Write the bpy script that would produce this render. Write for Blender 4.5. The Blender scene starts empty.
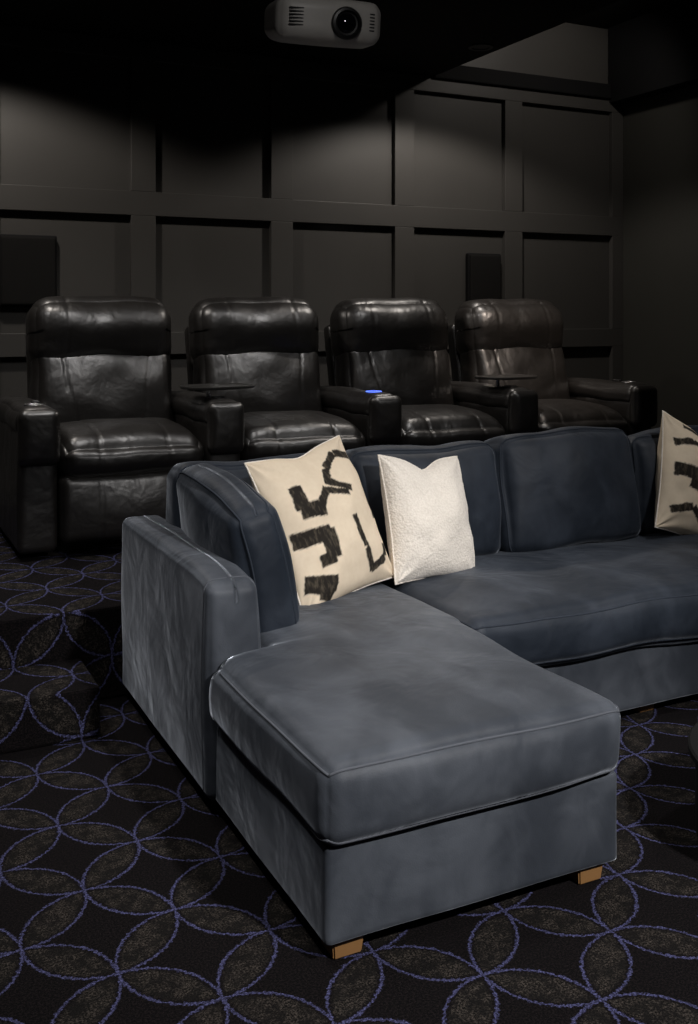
import bpy, bmesh, math, random
from mathutils import Vector, Matrix, noise
random.seed(4)
C = bpy.context
S = C.scene

# ---------------------------------------------------------------- materials
def newmat(name):
    m = bpy.data.materials.new(name); m.use_nodes = True
    nt = m.node_tree
    return m, nt, nt.nodes['Principled BSDF']

def nd(nt, t, **k):
    n = nt.nodes.new(t)
    for a, b in k.items():
        setattr(n, a, b)
    return n

def math_n(nt, op, a, b=None, c=None, clamp=False):
    n = nt.nodes.new('ShaderNodeMath'); n.operation = op; n.use_clamp = clamp
    for i, v in enumerate((a, b, c)):
        if v is None: continue
        if isinstance(v, (int, float)): n.inputs[i].default_value = v
        else: nt.links.new(v, n.inputs[i])
    return n.outputs[0]

def mixc(nt, f, a, b):
    n = nt.nodes.new('ShaderNodeMix'); n.data_type = 'RGBA'
    for i, v in ((0, f), (6, a), (7, b)):
        if isinstance(v, (int, float)): n.inputs[i].default_value = v
        elif isinstance(v, tuple): n.inputs[i].default_value = (*v, 1)
        else: nt.links.new(v, n.inputs[i])
    return n.outputs[2]

def noise_n(nt, vec, scale, detail=4, rough=.55, dist=0):
    n = nt.nodes.new('ShaderNodeTexNoise')
    n.inputs['Scale'].default_value = scale; n.inputs['Detail'].default_value = detail
    n.inputs['Roughness'].default_value = rough; n.inputs['Distortion'].default_value = dist
    if vec is not None: nt.links.new(vec, n.inputs['Vector'])
    return n.outputs['Fac']

def ramp(nt, f, lo, hi):
    n = nt.nodes.new('ShaderNodeMapRange'); n.interpolation_type = 'SMOOTHSTEP'
    nt.links.new(f, n.inputs[0]); n.inputs[1].default_value = lo; n.inputs[2].default_value = hi
    return n.outputs[0]

def bump(nt, bs, h, strength, dist=.01, prev=None):
    b = nt.nodes.new('ShaderNodeBump'); b.inputs['Strength'].default_value = strength
    b.inputs['Distance'].default_value = dist
    nt.links.new(h, b.inputs['Height'])
    if prev is not None: nt.links.new(prev, b.inputs['Normal'])
    nt.links.new(b.outputs[0], bs.inputs['Normal'])
    return b.outputs[0]

def simple(name, col, rough=.6, metal=0, em=None, es=0, spec=.5):
    m, nt, bs = newmat(name)
    geo = nd(nt, 'ShaderNodeTexCoord').outputs['Object']
    n = noise_n(nt, geo, 9, 4)
    c = mixc(nt, n, tuple(x * .82 for x in col), tuple(min(1, x * 1.15) for x in col))
    nt.links.new(c, bs.inputs['Base Color'])
    bs.inputs['Roughness'].default_value = rough
    bs.inputs['Metallic'].default_value = metal
    bs.inputs['Specular IOR Level'].default_value = spec
    if em:
        bs.inputs['Emission Color'].default_value = (*em, 1); bs.inputs['Emission Strength'].default_value = es
    return m

def velvet(name, dark, light, sheen=.5):
    m, nt, bs = newmat(name)
    v = nd(nt, 'ShaderNodeNewGeometry').outputs['Position']
    mp = nd(nt, 'ShaderNodeMapping'); nt.links.new(v, mp.inputs[0]); mp.inputs['Scale'].default_value = (1, .7, .8)
    mp.inputs['Rotation'].default_value = (.2, .1, .6)
    a = noise_n(nt, mp.outputs[0], 2.6, 3, .5, .8)
    b = noise_n(nt, mp.outputs[0], 9, 4, .55, .8)
    f = math_n(nt, 'ADD', math_n(nt, 'MULTIPLY', a, .68), math_n(nt, 'MULTIPLY', b, .32))
    f = ramp(nt, f, .36, .66)
    nt.links.new(mixc(nt, f, dark, light), bs.inputs['Base Color'])
    bs.inputs['Roughness'].default_value = .58
    bs.inputs['Specular IOR Level'].default_value = .3
    sh = nt.nodes.new('ShaderNodeMapRange'); nt.links.new(f, sh.inputs[0])
    sh.inputs[3].default_value = sheen * .55; sh.inputs[4].default_value = sheen
    nt.links.new(sh.outputs[0], bs.inputs['Sheen Weight'])
    bs.inputs['Sheen Roughness'].default_value = .28
    bs.inputs['Sheen Tint'].default_value = (.74, .81, .92, 1)
    p = bump(nt, bs, noise_n(nt, v, 5, 3, .5, .5), .4, .03)
    bump(nt, bs, noise_n(nt, v, 260, 2), .15, .003, p)
    return m

M = {}
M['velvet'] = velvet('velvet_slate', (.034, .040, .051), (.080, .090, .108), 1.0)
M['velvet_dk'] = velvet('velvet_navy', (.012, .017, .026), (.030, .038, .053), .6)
M['welt'] = simple('velvet_welt', (.090, .098, .115), .8, spec=.2)
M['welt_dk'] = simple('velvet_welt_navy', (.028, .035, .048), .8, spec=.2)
M['wood'] = simple('oak_leg', (.26, .135, .05), .5)
M['blackm'] = simple('black_plastic', (.008, .008, .009), .4)
M['tray'] = simple('tray_laminate', (.024, .023, .022), .3)
M['blackpaint'] = simple('black_paint', (.006, .006, .0065), .8, spec=.2)
M['speaker'] = simple('speaker_cloth', (.010, .0095, .009), .9, spec=.2)
M['steel'] = simple('brushed_steel', (.5, .5, .52), .3, 1)
M['led'] = simple('blue_led', (.05, .1, .9), .4, em=(.12, .22, 1), es=1.6)
M['proj'] = simple('projector_shell', (.50, .48, .45), .45)
M['glass'] = simple('lens_glass', (.004, .004, .006), .05)

def wallmat(name, col):
    m, nt, bs = newmat(name)
    v = nd(nt, 'ShaderNodeNewGeometry').outputs['Position']
    n = noise_n(nt, v, 1.6, 5)
    nt.links.new(mixc(nt, n, tuple(x * .85 for x in col), tuple(x * 1.12 for x in col)), bs.inputs['Base Color'])
    bs.inputs['Roughness'].default_value = .5
    bs.inputs['Specular IOR Level'].default_value = .35
    bump(nt, bs, noise_n(nt, v, 180, 2), .08, .002)
    return m
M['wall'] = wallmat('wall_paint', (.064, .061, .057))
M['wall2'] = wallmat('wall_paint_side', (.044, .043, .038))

def leather():
    m, nt, bs = newmat('black_leather')
    v = nd(nt, 'ShaderNodeTexCoord').outputs['Object']
    n = noise_n(nt, v, 6, 5)
    nt.links.new(mixc(nt, n, (.006, .0054, .005), (.014, .0122, .011)), bs.inputs['Base Color'])
    r = nt.nodes.new('ShaderNodeMapRange'); nt.links.new(noise_n(nt, v, 10, 4), r.inputs[0])
    r.inputs[3].default_value = .30; r.inputs[4].default_value = .46
    nt.links.new(r.outputs[0], bs.inputs['Roughness'])
    bs.inputs['Specular IOR Level'].default_value = .85
    p = bump(nt, bs, noise_n(nt, v, 7, 3, .5, .3), .5, .02)
    vo = nd(nt, 'ShaderNodeTexVoronoi'); vo.inputs['Scale'].default_value = 220; nt.links.new(v, vo.inputs['Vector'])
    bump(nt, bs, vo.outputs['Distance'], .10, .001, p)
    return m
M['leather'] = leather()

def carpet():
    m, nt, bs = newmat('circle_pattern_carpet')
    v = nd(nt, 'ShaderNodeNewGeometry').outputs['Position']
    nv = nd(nt, 'ShaderNodeTexNoise'); nv.inputs['Scale'].default_value = 110; nv.inputs['Detail'].default_value = 2
    nt.links.new(v, nv.inputs['Vector'])
    sx = nd(nt, 'ShaderNodeSeparateXYZ'); nt.links.new(v, sx.inputs[0])
    x = sx.outputs[0]; y = math_n(nt, 'SUBTRACT', sx.outputs[1], sx.outputs[2])
    sn = nd(nt, 'ShaderNodeSeparateColor'); nt.links.new(nv.outputs['Color'], sn.inputs[0])
    x = math_n(nt, 'ADD', x, math_n(nt, 'MULTIPLY', sn.outputs[0], .018))
    y = math_n(nt, 'ADD', y, math_n(nt, 'MULTIPLY', sn.outputs[1], .018))
    a = .262; k = 1 / (a * math.sqrt(2))
    x = math_n(nt, 'SUBTRACT', x, .744); y = math_n(nt, 'SUBTRACT', y, 2.50)
    P = math_n(nt, 'MULTIPLY', math_n(nt, 'ADD', x, y), k)
    Q = math_n(nt, 'MULTIPLY', math_n(nt, 'SUBTRACT', x, y), k)
    def cell(c):
        f = math_n(nt, 'SUBTRACT', math_n(nt, 'FRACT', c), .5)
        return math_n(nt, 'ABSOLUTE', f)
    ax, ay = cell(P), cell(Q)
    def ln(u, w):
        return math_n(nt, 'SQRT', math_n(nt, 'ADD', math_n(nt, 'MULTIPLY', u, u), math_n(nt, 'MULTIPLY', w, w)))
    d = math_n(nt, 'MINIMUM', ln(math_n(nt, 'SUBTRACT', 1, ax), ay), ln(ax, math_n(nt, 'SUBTRACT', 1, ay)))
    e = math_n(nt, 'SUBTRACT', d, .7071)
    inside = ramp(nt, math_n(nt, 'MULTIPLY', e, -1), .02, .06)
    line = math_n(nt, 'SUBTRACT', 1, ramp(nt, math_n(nt, 'ABSOLUTE', e), .006, .020))
    fl = noise_n(nt, v, 190, 3, .75)
    fleck = ramp(nt, fl, .44, .62)
    fl2 = noise_n(nt, v, 24, 4, .75)
    body = mixc(nt, fleck, (.006, .0055, .005), (.064, .054, .047))
    body = mixc(nt, math_n(nt, 'MULTIPLY', ramp(nt, fl2, .38, .60), .92), body, (.007, .0065, .0065))
    dark = mixc(nt, fleck, (.0028, .0026, .003), (.011, .0085, .009))
    col = mixc(nt, inside, dark, body)
    lc = mixc(nt, fleck, (.028, .028, .060), (.11, .115, .26))
    col = mixc(nt, math_n(nt, 'MULTIPLY', line, .85), col, lc)
    nt.links.new(col, bs.inputs['Base Color'])
    bs.inputs['Roughness'].default_value = .95
    bs.inputs['Specular IOR Level'].default_value = .08
    bump(nt, bs, fl, .6, .006)
    return m
M['carpet'] = carpet()

def boucle():
    m, nt, bs = newmat('white_boucle')
    v = nd(nt, 'ShaderNodeTexCoord').outputs['Object']
    vo = nd(nt, 'ShaderNodeTexVoronoi'); vo.inputs['Scale'].default_value = 120; nt.links.new(v, vo.inputs['Vector'])
    nt.links.new(mixc(nt, vo.outputs['Distance'], (.92, .86, .78), (.78, .72, .64)), bs.inputs['Base Color'])
    bs.inputs['Roughness'].default_value = 1
    bs.inputs['Specular IOR Level'].default_value = .05
    bs.inputs['Sheen Weight'].default_value = .3
    inv = math_n(nt, 'SUBTRACT', 1, vo.outputs['Distance'])
    bump(nt, bs, inv, .55, .004)
    return m
M['boucle'] = boucle()

def printed():
    m, nt, bs = newmat('brush_stroke_linen')
    v = nd(nt, 'ShaderNodeTexCoord').outputs['Object']
    at = nd(nt, 'ShaderNodeAttribute', attribute_name='ink')
    n = noise_n(nt, v, 60, 3)
    base = mixc(nt, n, (.72, .60, .45), (.80, .69, .54))
    mp = nd(nt, 'ShaderNodeMapping'); nt.links.new(v, mp.inputs[0]); mp.inputs['Scale'].default_value = (1, .35, 1)
    ink = mixc(nt, ramp(nt, noise_n(nt, mp.outputs[0], 70, 3), .45, .75), (.022, .019, .016), (.09, .075, .055))
    nt.links.new(mixc(nt, at.outputs['Fac'], base, ink), bs.inputs['Base Color'])
    bs.inputs['Roughness'].default_value = .9
    bs.inputs['Specular IOR Level'].default_value = .15
    bump(nt, bs, noise_n(nt, v, 400, 2), .3, .002)
    return m
M['print'] = printed()

# ---------------------------------------------------------------- mesh helpers
def group(name, loc=(0, 0, 0)):
    e = bpy.data.objects.new(name, None); e.location = loc; e.empty_display_size = .1
    S.collection.objects.link(e); return e

def obj(name, me, parent=None, loc=(0, 0, 0), rot=(0, 0, 0), mat=None):
    o = bpy.data.objects.new(name, me); S.collection.objects.link(o)
    o.location = loc; o.rotation_euler = rot
    if mat and not me.materials: me.materials.append(mat)
    if parent: o.parent = parent
    return o

def mesh_from(name, vs, fs, smooth=True):
    me = bpy.data.meshes.new(name); me.from_pydata(vs, [], fs); me.update()
    if smooth:
        me.polygons.foreach_set('use_smooth', [True] * len(me.polygons))
    return me

def cubegrid(nx, ny, nz):
    idx = {}; pts = []; faces = []
    def g(i, j, k):
        key = (i, j, k)
        if key not in idx: idx[key] = len(pts); pts.append((i / nx * 2 - 1, j / ny * 2 - 1, k / nz * 2 - 1))
        return idx[key]
    for k0, fl in ((0, 1), (nz, 0)):
        for i in range(nx):
            for j in range(ny):
                q = [g(i, j, k0), g(i + 1, j, k0), g(i + 1, j + 1, k0), g(i, j + 1, k0)]
                faces.append(q[::-1] if fl else q)
    for j0, fl in ((0, 0), (ny, 1)):
        for i in range(nx):
            for k in range(nz):
                q = [g(i, j0, k), g(i + 1, j0, k), g(i + 1, j0, k + 1), g(i, j0, k + 1)]
                faces.append(q[::-1] if fl else q)
    for i0, fl in ((0, 1), (nx, 0)):
        for j in range(ny):
            for k in range(nz):
                q = [g(i0, j, k), g(i0, j + 1, k), g(i0, j + 1, k + 1), g(i0, j, k + 1)]
                faces.append(q[::-1] if fl else q)
    return pts, faces

def shaper(half, r, crown=(0, 0, 0), wob=0, seed=0, fn=None, wf=3.0):
    hx, hy, hz = half; so = Vector((seed * 7.3, seed * 3.1, seed * 1.7))
    def warp(t):
        return .45 * t + .55 * math.sin(t * math.pi / 2)
    def f(p):
        p = Vector([warp(t) for t in p])
        q = Vector((p.x * hx, p.y * hy, p.z * hz))
        inn = Vector((max(-hx + r, min(hx - r, q.x)), max(-hy + r, min(hy - r, q.y)), max(-hz + r, min(hz - r, q.z))))
        d = q - inn
        if d.length > 1e-9:
            m = max(abs(d.x), abs(d.y), abs(d.z))
            q = inn + d.normalized() * m
        a, b, c = 1 - p.x ** 2, 1 - p.y ** 2, 1 - p.z ** 2
        q = q + Vector((crown[0] * p.x * b ** .6 * c, crown[1] * p.y * a ** .6 * c, crown[2] * p.z * (a * b) ** .6))
        if fn: q = fn(p, q)
        if wob:
            q = q + noise.noise_vector(q * wf + so) * wob
        return q
    return f

def pbox(name, half, r, crown=(0, 0, 0), n=(24, 24, 12), wob=0, seed=0, fn=None, wf=3.0):
    f = shaper(half, r, crown, wob, seed, fn, wf)
    pts, faces = cubegrid(*n)
    return mesh_from(name, [f(p) for p in pts], faces), f

def tube(name, pts, r, closed=True, n=8):
    N = len(pts); vs = []; fs = []
    prev = None
    for i in range(N):
        a = pts[(i - 1) % N] if closed or i > 0 else pts[i]
        b = pts[(i + 1) % N] if closed or i < N - 1 else pts[i]
        t = (b - a)
        t = t.normalized() if t.length > 1e-9 else Vector((1, 0, 0))
        if prev is None:
            up = Vector((0, 0, 1)) if abs(t.z) < .9 else Vector((1, 0, 0))
            u = t.cross(up).normalized()
        else:
            u = (prev - t * prev.dot(t)).normalized()
        prev = u; w = t.cross(u)
        for k in range(n):
            an = 2 * math.pi * k / n
            vs.append(pts[i] + (u * math.cos(an) + w * math.sin(an)) * r)
    for i in range(N if closed else N - 1):
        j = (i + 1) % N
        for k in range(n):
            fs.append((i * n + k, i * n + (k + 1) % n, j * n + (k + 1) % n, j * n + k))
    return mesh_from(name, vs, fs)

def loop(f, plane, s, n=60):
    out = []
    others = [i for i in range(3) if i != plane]
    seq = [(-1, -1, 0), (1, -1, 1), (1, 1, 2), (-1, 1, 3)]
    for e in range(4):
        a = seq[e]; b = seq[(e + 1) % 4]
        for i in range(n):
            t = i / n
            t = .5 - .5 * math.cos(t * math.pi)
            p = [0, 0, 0]; p[plane] = s
            p[others[0]] = a[0] + (b[0] - a[0]) * t; p[others[1]] = a[1] + (b[1] - a[1]) * t
            out.append(f(p))
    res = [out[0]]
    for q in out[1:]:
        if (q - res[-1]).length > .004: res.append(q)
    return res

def cushion(name, parent, x0, x1, y0, y1, z0, z1, r, crown, n, mat, weltmat, welts=((2, 1), (2, -1)), wob=.004, seed=0, rot=(0, 0, 0), fn=None, wf=3.0, wr=.004):
    half = ((x1 - x0) / 2, (y1 - y0) / 2, (z1 - z0) / 2)
    c = ((x0 + x1) / 2, (y0 + y1) / 2, (z0 + z1) / 2)
    me, f = pbox(name, half, r, crown, n, wob, seed, fn, wf)
    pl = parent.location if parent else Vector()
    o = obj(name, me, parent, Vector(c) - pl, rot, mat)
    for i, (ax, s) in enumerate(welts):
        w = tube(name + '_welt', loop(f, ax, s), wr)
        obj(name + '_welt_%d' % i, w, parent, Vector(c) - pl, rot, weltmat)
    return o

def box(name, x0, x1, y0, y1, z0, z1, mat, bevel=.0, parent=None, seg=2):
    bm = bmesh.new(); bmesh.ops.create_cube(bm, size=1)
    for v in bm.verts:
        v.co = Vector((v.co.x * (x1 - x0), v.co.y * (y1 - y0), v.co.z * (z1 - z0)))
    if bevel: bmesh.ops.bevel(bm, geom=bm.edges[:], offset=bevel, segments=seg, affect='EDGES', profile=.5)
    me = bpy.data.meshes.new(name); bm.to_mesh(me); bm.free()
    pl = parent.location if parent else Vector()
    return obj(name, me, parent, Vector(((x0 + x1) / 2, (y0 + y1) / 2, (z0 + z1) / 2)) - pl, (0, 0, 0), mat)

def multibox(name, boxes, mat, bevel=0, parent=None, loc=(0, 0, 0)):
    bm = bmesh.new()
    for (x0, x1, y0, y1, z0, z1) in boxes:
        r = bmesh.ops.create_cube(bm, size=1)
        for v in r['verts']:
            v.co = Vector(((x0 + x1) / 2 + v.co.x * (x1 - x0), (y0 + y1) / 2 + v.co.y * (y1 - y0), (z0 + z1) / 2 + v.co.z * (z1 - z0)))
    if bevel: bmesh.ops.bevel(bm, geom=bm.edges[:], offset=bevel, segments=2, affect='EDGES', profile=.5)
    me = bpy.data.meshes.new(name); bm.to_mesh(me); bm.free()
    return obj(name, me, parent, loc, (0, 0, 0), mat)

def lathe(name, prof, mat, parent=None, loc=(0, 0, 0), rot=(0, 0, 0), n=48, smooth=True):
    vs = []; fs = []
    for (r, z) in prof:
        for k in range(n):
            a = 2 * math.pi * k / n
            vs.append((r * math.cos(a), r * math.sin(a), z))
    for i in range(len(prof) - 1):
        for k in range(n):
            fs.append((i * n + k, i * n + (k + 1) % n, (i + 1) * n + (k + 1) % n, (i + 1) * n + k))
    if prof[0][0] > 1e-4: fs.append(tuple(range(n))[::-1])
    if prof[-1][0] > 1e-4: fs.append(tuple((len(prof) - 1) * n + k for k in range(n)))
    me = mesh_from(name, vs, fs, smooth)
    if smooth:
        me.set_sharp_from_angle(angle=math.radians(35))
    return obj(name, me, parent, loc, rot, mat)

# ---------------------------------------------------------------- room
WY = 6.30; XR = 5.50; XL = -1.6; YF = -1.6; ZT = 3.75; ZD = 3.20
box('floor', XL - .1, XR + .1, YF - .1, WY + .1, -.1, 0, M['carpet'])
PZ = .36
box('floor_riser', XL, XR, 3.96, WY, .0, PZ, M['carpet'], .012)
box('floor_step', XL, .80, 3.62, 3.962, .0, PZ / 2, M['carpet'], .012)
box('wall_back', XL - .1, XR + .1, WY, WY + .1, 0, ZT, M['wall'])
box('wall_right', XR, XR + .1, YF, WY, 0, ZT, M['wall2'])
box('wall_left', XL - .1, XL, YF, WY, 0, ZT, M['wall'])
box('wall_front', XL - .1, XR + .1, YF - .1, YF, 0, ZT, M['wall'])
box('ceiling', XL - .1, XR + .1, YF - .1, WY + .1, ZT, ZT + .1, M['blackpaint'])
box('ceiling_soffit_main', XL, 3.75, YF, WY, ZD, ZT, M['blackpaint'])
box('ceiling_soffit_right', 5.36, XR, YF, WY - .03, 3.16, ZT, M['blackpaint'])
tr = []
T = .040
xs = [1.651 + .934 * i for i in range(-3, 4)]
zr = [(PZ, .56), (1.245, 1.385), (2.115, 2.265), (3.09, 3.20)]
for z0, z1 in zr: tr.append((XL, XR, WY - T, WY, z0, z1))
for x in xs:
    for (a, b) in ((.56, 1.245), (1.385, 2.115), (2.265, 3.09)):
        tr.append((x - .078, x + .078, WY - T, WY, a, b))
for (a, b) in ((.56, 1.245), (1.385, 2.115), (2.265, 3.09)):
    tr.append((XR - .11, XR, WY - T, WY, a, b))
multibox('trim_1', tr, M['wall'], .003)
box('trim_2', 3.75, 5.36, WY - .07, WY, 3.185, 3.30, M['blackpaint'], .01)
box('baseboard_right', XR - .02, XR, YF, 3.95, 0, .14, M['wall2'])

def speaker(x, z, w, h):
    e = group('wall_speaker', (x, WY - .003, z))
    me, f = pbox('cabinet', (w / 2, .022, h / 2), .010, (0, .0, 0), (16, 8, 16))
    obj('cabinet', me, e, (0, -.022, 0), mat=M['blackpaint'])
    me, f = pbox('grille', (w / 2 - .012, .008, h / 2 - .012), .006, (0, .002, 0), (16, 4, 16))
    obj('grille', me, e, (0, -.050, 0), mat=M['speaker'])
speaker(.955, 1.755, .335, .43)
speaker(4.19, 1.755, .29, .38)

# ---------------------------------------------------------------- sofa
sofa = group('sectional_sofa', (2.6, 3.2, 0))
V, VD, W, WD = M['velvet'], M['velvet_dk'], M['welt'], M['welt_dk']
X0, X1c, XE = .975, 1.83, 4.30
YB = 3.945
cushion('chaise_base', sofa, X0, X1c, 2.10, 2.90, .05, .288, .012, (.003, .004, 0), (30, 30, 16), V, W, (), .003, 1)
cushion('seat_base', sofa, 1.13, XE - .16, 2.88, YB - .02, .05, .285, .012, (0, .003, 0), (50, 12, 10), V, W, (), .003, 2)
def armfn(p, q):
    t = (p.z + 1) / 2
    q.x -= (.018 * t ** 3) * (1 if p.x > 0 else 0)
    q.z -= .02 * max(0, -p.y) ** 6 * max(0, p.z)
    return q
cushion('arm_panel', sofa, X0 - .024, X0 + .152, 2.87, YB, .05, .712, .030, (.012, .012, .010), (18, 50, 40), V, W, ((1, -.85),), .006, 3, fn=armfn, wr=.003)
cushion('arm_panel_right', sofa, XE - .155, XE, 2.87, YB, .05, .70, .03, (.012, .006, .008), (14, 30, 24), V, W, (), .005, 4)
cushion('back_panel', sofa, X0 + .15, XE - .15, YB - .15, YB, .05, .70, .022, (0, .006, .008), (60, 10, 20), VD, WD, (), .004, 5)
cx0, cx1, cy0, cy1 = X0 - .012, X1c + .008, 2.075, 3.66
def notch(p, q):
    yy = q.y + (cy0 + cy1) / 2
    t = max(0, min(1, (yy - 2.845) / .03)); t = t * t * (3 - 2 * t)
    full = cx1 - cx0
    s = (full - (.17) * t) / full
    q.x = full / 2 + (q.x - full / 2) * s
    if p.z > 0: q.z -= .008 * (abs(p.x) ** 8) * (1 - t)
    return q
cushion('chaise_cushion', sofa, cx0, cx1, cy0, cy1, .280, .482, .048, (.018, .026, .022), (64, 90, 24), V, W, ((2, .78), (2, -.78)), .011, 6, fn=notch, wr=.0035)
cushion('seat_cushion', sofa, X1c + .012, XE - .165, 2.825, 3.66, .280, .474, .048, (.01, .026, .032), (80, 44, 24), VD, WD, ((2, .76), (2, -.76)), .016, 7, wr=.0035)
def backc(name, xa, xb, seed, top=.93, tilt=-9, dy=0, rz=0):
    def fn(p, q):
        if p.z > 0: q.z += (.009 * math.sin(p.x * 2.6 + seed) - .008 * abs(p.x) ** 6) * p.z
        return q
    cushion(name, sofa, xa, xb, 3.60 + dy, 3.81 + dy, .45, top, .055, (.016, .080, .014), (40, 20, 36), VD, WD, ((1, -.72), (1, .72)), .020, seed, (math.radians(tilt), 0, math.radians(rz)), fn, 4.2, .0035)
backc('back_cushion_1', 1.09, 1.80, 11, .925)
backc('back_cushion_2', 1.80, 2.50, 12, .935)
backc('back_cushion_3', 2.50, 3.25, 13, .960, -11, -.02, 1)
backc('back_cushion_4', 3.26, 4.12, 14, .93)
def acfn(p, q):
    if p.z > 0:
        q.z += (.014 * math.sin(p.y * 2.2 + .8) - .015 * abs(p.y) ** 6) * p.z
        q.x -= .012 * p.z ** 2 * (1 if p.x > 0 else 0)
    return q
cushion('arm_cushion', sofa, 1.115, 1.275, 2.99, 3.68, .46, .930, .05, (.050, .014, .014), (20, 36, 32), VD, WD, ((0, .72), (0, -.72)), .014, 15, (math.radians(2), math.radians(-12), math.radians(-1)), acfn, 4, .0035)
for i, (x, y) in enumerate(((X0 + .070, 2.165), (X1c - .075, 2.160), (X0 + .07, 3.86), (XE - .12, 2.95), (XE - .12, 3.86), (2.7, 3.86), (2.7, 2.98))):
    me = bpy.data.meshes.new('leg'); bm = bmesh.new(); bmesh.ops.create_cube(bm, size=1)
    for v in bm.verts:
        k = 1 if v.co.z > 0 else .86
        v.co = Vector((v.co.x * .085 * k, v.co.y * .085 * k, v.co.z * .056))
    bmesh.ops.bevel(bm, geom=bm.edges[:], offset=.004, segments=2, affect='EDGES'); bm.to_mesh(me); bm.free()
    obj('leg_%d' % i, me, sofa, Vector((x, y, .028)) - sofa.location, mat=M['wood'])

# ---------------------------------------------------------------- throw pillows
def bar_dist(p, a, b, w):
    """flat brush: distance to a square-ended bar (negative inside)"""
    ab = b - a; L = ab.length; t = ab / L; n = Vector((-t.y, t.x))
    m = (a + b) / 2; d = p - m
    return max(abs(d.dot(t)) - L / 2, abs(d.dot(n)) - w)

def pillow(name, center, e1, e2, w, h, thick, mat, strokes=None, seed=0, chop=0.0, N=56, fuzz=0):
    e1 = Vector(e1).normalized(); e2 = Vector(e2); e2 = (e2 - e1 * e2.dot(e1)).normalized()
    nrm = e1.cross(e2)
    R = Matrix((e1, e2, nrm)).transposed().to_4x4()
    vs = []; fs = []; ink = []
    def P(u, v, s):
        cu = math.sin(u * math.pi / 2) * .5 + u * .5; cv = math.sin(v * math.pi / 2) * .5 + v * .5
        x = cu * w / 2 * (1 - .065 * (1 - cv ** 2) * abs(cu) ** 2)
        y = cv * h / 2 * (1 - .065 * (1 - cu ** 2) * abs(cv) ** 2)
        if chop and cv > 0:
            y -= chop * math.exp(-(cu / .33) ** 2) * cv ** 2
        t = max(0, (1 - cu ** 2)) ** .5 * max(0, (1 - cv ** 2)) ** .5
        z = s * (thick / 2 * t)
        if chop: z *= 1 - .35 * math.exp(-(cu / .22) ** 2) * max(0, cv) ** 1.2
        q = Vector((x, y, z))
        nn = noise.noise(Vector((x * 7 + seed, y * 7, s * 2))) * .014 + noise.noise(Vector((x * 16 + seed, y * 16, s * 3))) * .005
        r = math.hypot(1 - abs(cu), 1 - abs(cv)); an = math.atan2(1 - abs(cv), 1 - abs(cu))
        nn += .006 * math.cos(an * 9 + seed) * math.exp(-(r / .45) ** 2)
        q.z += nn * t ** .5 * 1.3
        if fuzz:
            q += noise.noise_vector(Vector((x * 90, y * 90, s * 5))) * fuzz
        return q, cu, cv
    for s in (1, -1):
        base = len(vs)
        for i in range(N + 1):
            for j in range(N + 1):
                u = i / N * 2 - 1; v = j / N * 2 - 1
                q, cu, cv = P(u, v, s)
                vs.append(q)
                val = 0
                if strokes:
                    pp = Vector((cu * w / h, cv))
                    jj = noise.noise(Vector((cu * 5, cv * 5, seed))) * .025 + noise.noise(Vector((cu * 25, cv * 25, seed))) * .012
                    for (path, wd) in strokes:
                        pth = [Vector((a[0] * w / h, a[1])) for a in path]
                        for a, b in zip(pth[:-1], pth[1:]):
                            k = (jj - bar_dist(pp, a, b, wd)) / .015 + .5
                            val = max(val, max(0, min(1, k)))
                ink.append(val)
        for i in range(N):
            for j in range(N):
                a = base + i * (N + 1) + j; q = (a, a + N + 1, a + N + 2, a + 1)
                fs.append(q if s == 1 else q[::-1])
    me = mesh_from(name, vs, fs)
    at = me.attributes.new('ink', 'FLOAT', 'POINT'); at.data.foreach_set('value', ink)
    bm = bmesh.new(); bm.from_mesh(me); bmesh.ops.remove_doubles(bm, verts=bm.verts, dist=.0002)
    bm.to_mesh(me); bm.free()
    e = group(name, center)
    o = obj('cover', me, e, (0, 0, 0), mat=mat); o.rotation_euler = R.to_euler()
    pts = []
    for k, (a, b) in enumerate((((-1, -1), (1, -1)), ((1, -1), (1, 1)), ((1, 1), (-1, 1)), ((-1, 1), (-1, -1)))):
        for i in range(24):
            t = i / 24; u = a[0] + (b[0] - a[0]) * t; v = a[1] + (b[1] - a[1]) * t
            q, _, _ = P(u, v, 1); q.z = 0; pts.append(q)
    wt = obj('seam', tube('seam', pts, .0035), e, (0, 0, 0), mat=M['boucle']); wt.rotation_euler = R.to_euler()
    return e

# brush strokes of the print, in cloth coordinates (-1..1)
st = [([(.84, .70), (.52, .80), (.20, .66), (.06, .42)], .06), ([(.04, .50), (.44, .26)], .055),
      ([(-.58, .52), (-.60, .22)], .10), ([(-.66, .20), (-.22, .14)], .10), ([(-.26, .22), (-.02, .38)], .065), ([(-.06, .36), (.34, .24)], .05),
      ([(-.92, -.12), (-.26, -.16)], .10), ([(-.33, -.10), (-.38, -.46)], .12), ([(-.36, -.44), (-.62, -.46)], .08),
      ([(-.92, -.64), (-.42, -.78)], .105), ([(-.50, -.72), (-.66, -.93)], .10),
      ([(.24, -.06), (.28, -.50), (.36, -.82)], .055), ([(.33, -.80), (.76, -.70), (.80, -.54)], .055),
      ([(.90, .22), (.86, -.20)], .055)]
pillow('patterned_throw_pillow', (1.555, 3.375, .74), (.434, .18, .05), (-.060, .22, .496), .50, .575, .21, M['print'], st, 3, .02, 150)
pillow('boucle_throw_pillow', (2.045, 3.455, .70), (.40, .085, -.040), (.125, .17, .41), .425, .49, .22, M['boucle'], None, 8, .045, 100, .0012)
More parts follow.
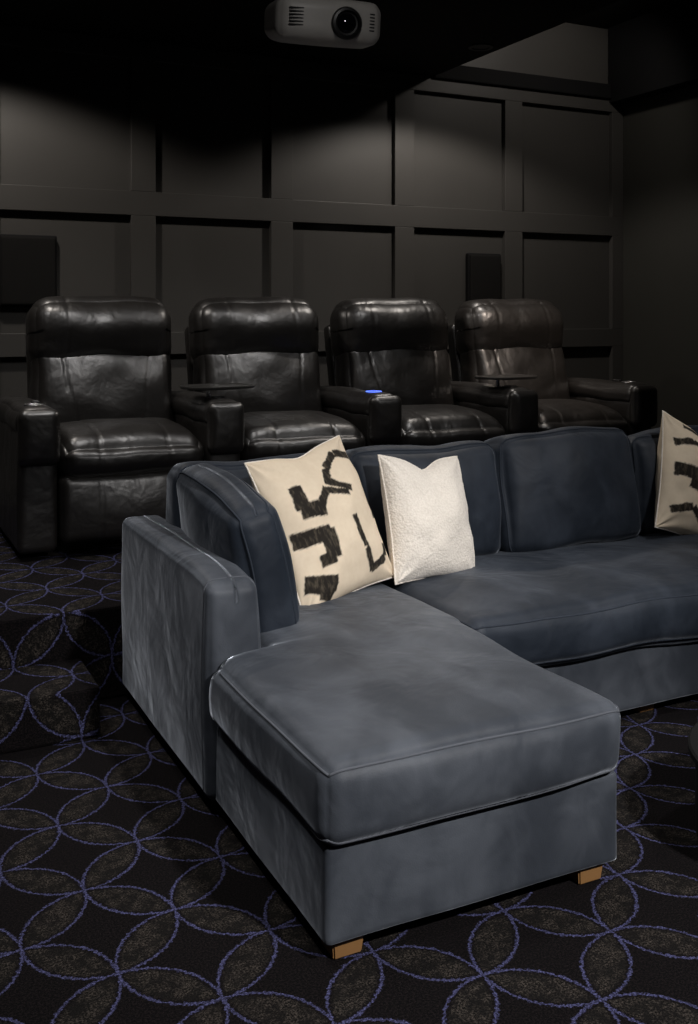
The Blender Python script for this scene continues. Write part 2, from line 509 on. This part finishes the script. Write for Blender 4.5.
st2 = [([(-.84, .50), (-.45, .60), (-.15, .46)], .065), ([(-.88, .02), (-.35, .05)], .11), ([(-.36, .12), (-.42, -.22)], .11), ([(-.85, -.68), (-.4, -.52), (-.1, -.72)], .07),
       ([(-.6, .88), (-.2, .84)], .045), ([(.2, .6), (.6, .2), (.3, -.1)], .07), ([(.1, -.4), (.7, -.6)], .07)]
pillow('patterned_throw_pillow', (3.54, 3.535, .705), (.42, .03, -.17), (.24, .16, .49), .52, .55, .20, M['print'], st2, 5, .02, 120)

# ---------------------------------------------------------------- recliners
L = M['leather']
def gro(v, c, w, d):
    return -d * math.exp(-((v - c) / w) ** 2)
def seatfn(p, q):
    g = gro(abs(q.x), .17, .006, .005)
    if p.z > .2: q.z += g * min(1, (p.z - .2) * 2)
    if p.y < -.5: q.y -= g
    if p.y < 0: q.z -= .035 * (abs(p.y) ** 2.5) * max(0, p.z)
    return q
def backfn(p, q):
    if p.y < 0:
        cxx = .20 + .04 * p.z
        g = gro(abs(q.x), cxx, .006, .006)
        q.y -= g * abs(p.y)
        q.y -= .014 * math.exp(-((p.z + .45) / .4) ** 2) * (1 - p.x ** 2)
    return q
def headfn(p, q):
    if p.y < .6:
        g = gro(abs(q.x), .20, .006, .005)
        q.y -= g * (1 if p.y < 0 else .4)
        if p.z > 0: q.z += g * .5
    if p.y < 0: q.y -= .02 * math.exp(-((p.z - .1) / .5) ** 2)
    q.z -= .018 * abs(p.x) ** 4 * (p.z > 0)
    return q
def footfn(p, q):
    if p.y < -.3: q.y -= gro(abs(q.x), .17, .006, .004)
    return q
R = {}
R['base'] = pbox('r_base', (.345, .33, .14), .02, (0, 0, 0), (12, 12, 8))[0]
R['foot'] = pbox('r_foot', (.355, .055, .165), .045, (.0, .025, .0), (70, 10, 24), .006, 1, footfn)[0]
R['seat'] = pbox('r_seat', (.358, .35, .105), .095, (0, .02, .040), (76, 50, 28), .008, 2, seatfn, 5)[0]
R['back'] = pbox('r_back', (.372, .11, .27), .08, (.005, .06, .01), (80, 16, 60), .012, 3, backfn, 5)[0]
R['head'] = pbox('r_head', (.388, .135, .195), .11, (.0, .04, .014), (80, 28, 48), .012, 4, headfn, 5)[0]
R['shell'] = pbox('r_shell', (.365, .05, .40), .03, (0, .01, 0), (20, 8, 20))[0]
R['arm'] = pbox('r_arm', (.088, .42, .29), .03, (.004, .006, 0), (14, 40, 30), .005, 5)[0]
R['pad'] = pbox('r_pad', (.097, .44, .066), .06, (.004, .0, .010), (18, 60, 16), .008, 6, None, 5)[0]
R['padf'] = pbox('r_padfront', (.095, .04, .13), .038, (.0, .014, .0), (16, 12, 18), .005, 7)[0]
for m in R.values(): m.materials.append(L)

def cup(parent, x, y, z, led=False):
    lathe('cup_holder', [(.0, -.002), (.034, -.002), (.036, .006), (.042, .008), (.046, .004), (.046, -.004)], M['blackm'], parent, (x, y, z), n=36)
    ring = [Vector((.042 * math.cos(a * math.pi / 18), .042 * math.sin(a * math.pi / 18), .007)) for a in range(36)]
    obj('cup_ring', tube('cup_ring', ring, .003), parent, (x, y, z), mat=M['led'] if led else M['steel'])

def arm(parent, x, led=False, tray=False, control=False):
    obj('arm_body', R['arm'], parent, (x, .46, .32))
    obj('arm_pad', R['pad'], parent, (x, .455, .635))
    obj('arm_front_roll', R['padf'], parent, (x, .030, .570))
    cup(parent, x, .16, .706, led)
    if control:
        multibox('control_pad', [(-.02, .02, -.03, .03, 0, .008)], M['blackm'], .003, parent, (x + .03, .30, .708))
        for k in range(2):
            multibox('button_%d' % k, [(-.012, .012, -.008, .008, 0, .004)], M['steel'], .001, parent, (x + .03, .285 + .03 * k, .715))
    if tray:
        lathe('tray_stem', [(.012, 0), (.012, .045), (.022, .05), (.022, .055)], M['steel'], parent, (x - .01, .27, .70), n=20)
        n = 64; vs = []; fs = []
        prof = [(.0, .0), (.96, .0), (1.0, .005), (1.0, .013), (.97, .015), (.93, .011), (.0, .011)]
        for (s, z) in prof:
            for k in range(n):
                a = 2 * math.pi * k / n; ca, sa = math.cos(a), math.sin(a)
                vs.append((.185 * s * math.copysign(abs(ca) ** .6, ca), .14 * s * math.copysign(abs(sa) ** .6, sa), z))
        for i in range(len(prof) - 1):
            for k in range(n):
                fs.append((i * n + k, i * n + (k + 1) % n, (i + 1) * n + (k + 1) % n, (i + 1) * n + k))
        me = mesh_from('tray_table', vs, fs); me.set_sharp_from_angle(angle=.6)
        obj('tray_table', me, parent, (x + .03, .24, .755), (0, 0, math.radians(8)), M['tray'])

RY = 4.80; RC = [1.235 + .905 * i for i in range(4)]
for i, x in enumerate(RC):
    e = group('theater_recliner', (x, RY, PZ))
    obj('base', R['base'], e, (0, .46, .15))
    obj('footrest', R['foot'], e, (0, .075, .225))
    obj('seat_cushion', R['seat'], e, (0, .355, .455))
    obj('backrest', R['back'], e, (0, .735, .69), (math.radians(-14), 0, 0))
    obj('headrest', R['head'], e, (0, .81, 1.030), (math.radians(-8), 0, 0))
    obj('back_shell', R['shell'], e, (0, .90, .68), (math.radians(-13), 0, 0))
    multibox('feet', [(-.33, -.28, .16, .21, 0, .03), (.28, .33, .16, .21, 0, .03), (-.33, -.28, .7, .75, 0, .03), (.28, .33, .7, .75, 0, .03)], M['blackm'], .003, e)
    arm(e, -.4525, led=(i == 2), tray=(i in (1, 3)), control=(i == 0))
    if i == 3: arm(e, .4525, control=True)

# ---------------------------------------------------------------- coffee table (dark drum)
ct = group('drum_coffee_table', (2.44, 1.93, 0))
lathe('drum', [(.0, .0), (.345, .0), (.35, .01), (.36, .03), (.36, .245), (.352, .25)], M['blackpaint'], ct, (0, 0, 0), n=72)
lathe('table_top', [(.0, .25), (.37, .25), (.38, .256), (.38, .272), (.374, .278), (.0, .278)], M['blackpaint'], ct, (0, 0, 0), n=72)

# ---------------------------------------------------------------- projector
pj = group('ceiling_projector', (1.63, 3.55, 2.615))
pb = group('body_pivot'); pb.parent = pj; pb.rotation_euler = (math.radians(9), 0, math.radians(-9))
def pfn(p, q):
    q.y += -.03 * (1 - p.x ** 2) * (p.y < 0) * abs(p.y)
    q.z += .02 * max(0, p.y) * (p.z < 0)
    return q
obj('body', pbox('pj_body', (.205, .135, .078), .045, (.0, .0, .006), (30, 24, 16), fn=pfn)[0], pb, mat=M['proj'])
lx = .050
lathe('lens_ring', [(.0, 0), (.050, 0), (.058, .006), (.060, .02), (.055, .030), (.046, .032), (.043, .018), (.0, .012)], M['blackm'], pb, (lx, -.150, -.012), (math.pi / 2, 0, 0))
lathe('lens_glass', [(.041, .0), (.03, .010), (.0, .015)], M['glass'], pb, (lx, -.163, -.012), (math.pi / 2, 0, 0))
multibox('vents', [(-.165, -.075, -.156, -.140, z, z + .005) for z in (-.032, -.02, -.008, .004, .016, .028)], M['blackm'], .001, pb)
multibox('vents_right', [(.130, .165, -.150, -.132, z, z + .005) for z in (-.032, -.02, -.008, .004, .016, .028)], M['blackm'], .001, pb)
lathe('mount_collar', [(.07, .07), (.06, .09), (.025, .11), (.02, .54), (.03, .56), (.08, .565), (.09, .584)], M['blackm'], pj, n=32)

# ---------------------------------------------------------------- downlights and added spots (fixture + lamp)
def ceiling_spot(x, y, z, power, col, angle, blend, aim=None, size=.05):
    e = group('downlight_or_added_spot', (x, y, z))
    lathe('trim_ring', [(.055, -.001), (.075, -.001), (.08, -.006), (.078, -.010), (.058, -.010), (.055, -.004)], M['blackm'], e, (0, 0, 0), n=32)
    l = bpy.data.lights.new('lamp', 'SPOT'); l.energy = power; l.color = col
    l.spot_size = math.radians(angle); l.spot_blend = blend; l.shadow_soft_size = size
    o = bpy.data.objects.new('lamp', l); S.collection.objects.link(o); o.parent = e; o.location = (0, 0, -.03)
    if aim:
        d = Vector(aim) - Vector((x, y, z - .03)); o.rotation_euler = d.to_track_quat('-Z', 'Y').to_euler()
WARM = (1, .92, .84); NEU = (1, .97, .95)
# wall / recliner row
ceiling_spot(.60, 5.42, ZD, 60, WARM, 144, .3, None, .06)
ceiling_spot(3.60, 5.42, ZD, 60, WARM, 144, .3, None, .06)
ceiling_spot(4.60, 5.2, ZT, 22, WARM, 120, .6, (4.75, 6.3, 2.9), .08)  # added spot that brightens the wall inside the ceiling recess, no known fixture
ceiling_spot(3.60, 3.9, ZD, 260, (1, .84, .72), 36, .9, (3.95, 5.45, 1.15), .07)
ceiling_spot(1.25, 4.2, ZD, 75, NEU, 80, .9, (1.3, 5.2, .9), .12)
ceiling_spot(2.60, 4.2, ZD, 75, NEU, 80, .9, (2.65, 5.2, .9), .12)
# seating
ceiling_spot(1.95, -.9, ZD, 1080, NEU, 46, .9, (1.65, 2.4, .25), .10)
ceiling_spot(.2, 1.6, ZD, 55, NEU, 75, .9, (1.1, 2.9, .4), .12)
ceiling_spot(1.9, 2.6, ZD, 50, NEU, 70, .9, (1.75, 2.8, .4), .08)
ceiling_spot(3.4, 2.0, ZD, 120, NEU, 70, .9, (3.0, 3.3, .4), .08)
# added spot, only there to brighten the projector front
ceiling_spot(1.0, 1.4, ZD, 24, NEU, 16, .6, (1.63, 3.42, 2.62), .05)
# carpet
ceiling_spot(-.1, 2.5, ZD, 85, NEU, 100, .9, None, .10)
ceiling_spot(-.1, 4.7, ZD, 75, NEU, 100, .9, None, .08)

w = bpy.data.worlds.new('World'); S.world = w; w.use_nodes = True
w.node_tree.nodes['Background'].inputs[0].default_value = (.5, .55, .65, 1)
w.node_tree.nodes['Background'].inputs[1].default_value = .02

# ---------------------------------------------------------------- camera
cam = bpy.data.cameras.new('camera'); co = bpy.data.objects.new('camera', cam); S.collection.objects.link(co)
co.location = (0, 0, 1.5)
co.rotation_euler = (math.radians(90), 0, math.radians(-26.2))
cam.sensor_fit = 'VERTICAL'; cam.sensor_height = 36; cam.lens = 1016 / 1024 * 36
cam.shift_y = -(512 - 314) / 1024
cam.clip_start = .05
S.camera = co
S.view_settings.view_transform = 'Standard'
S.view_settings.look = 'None'
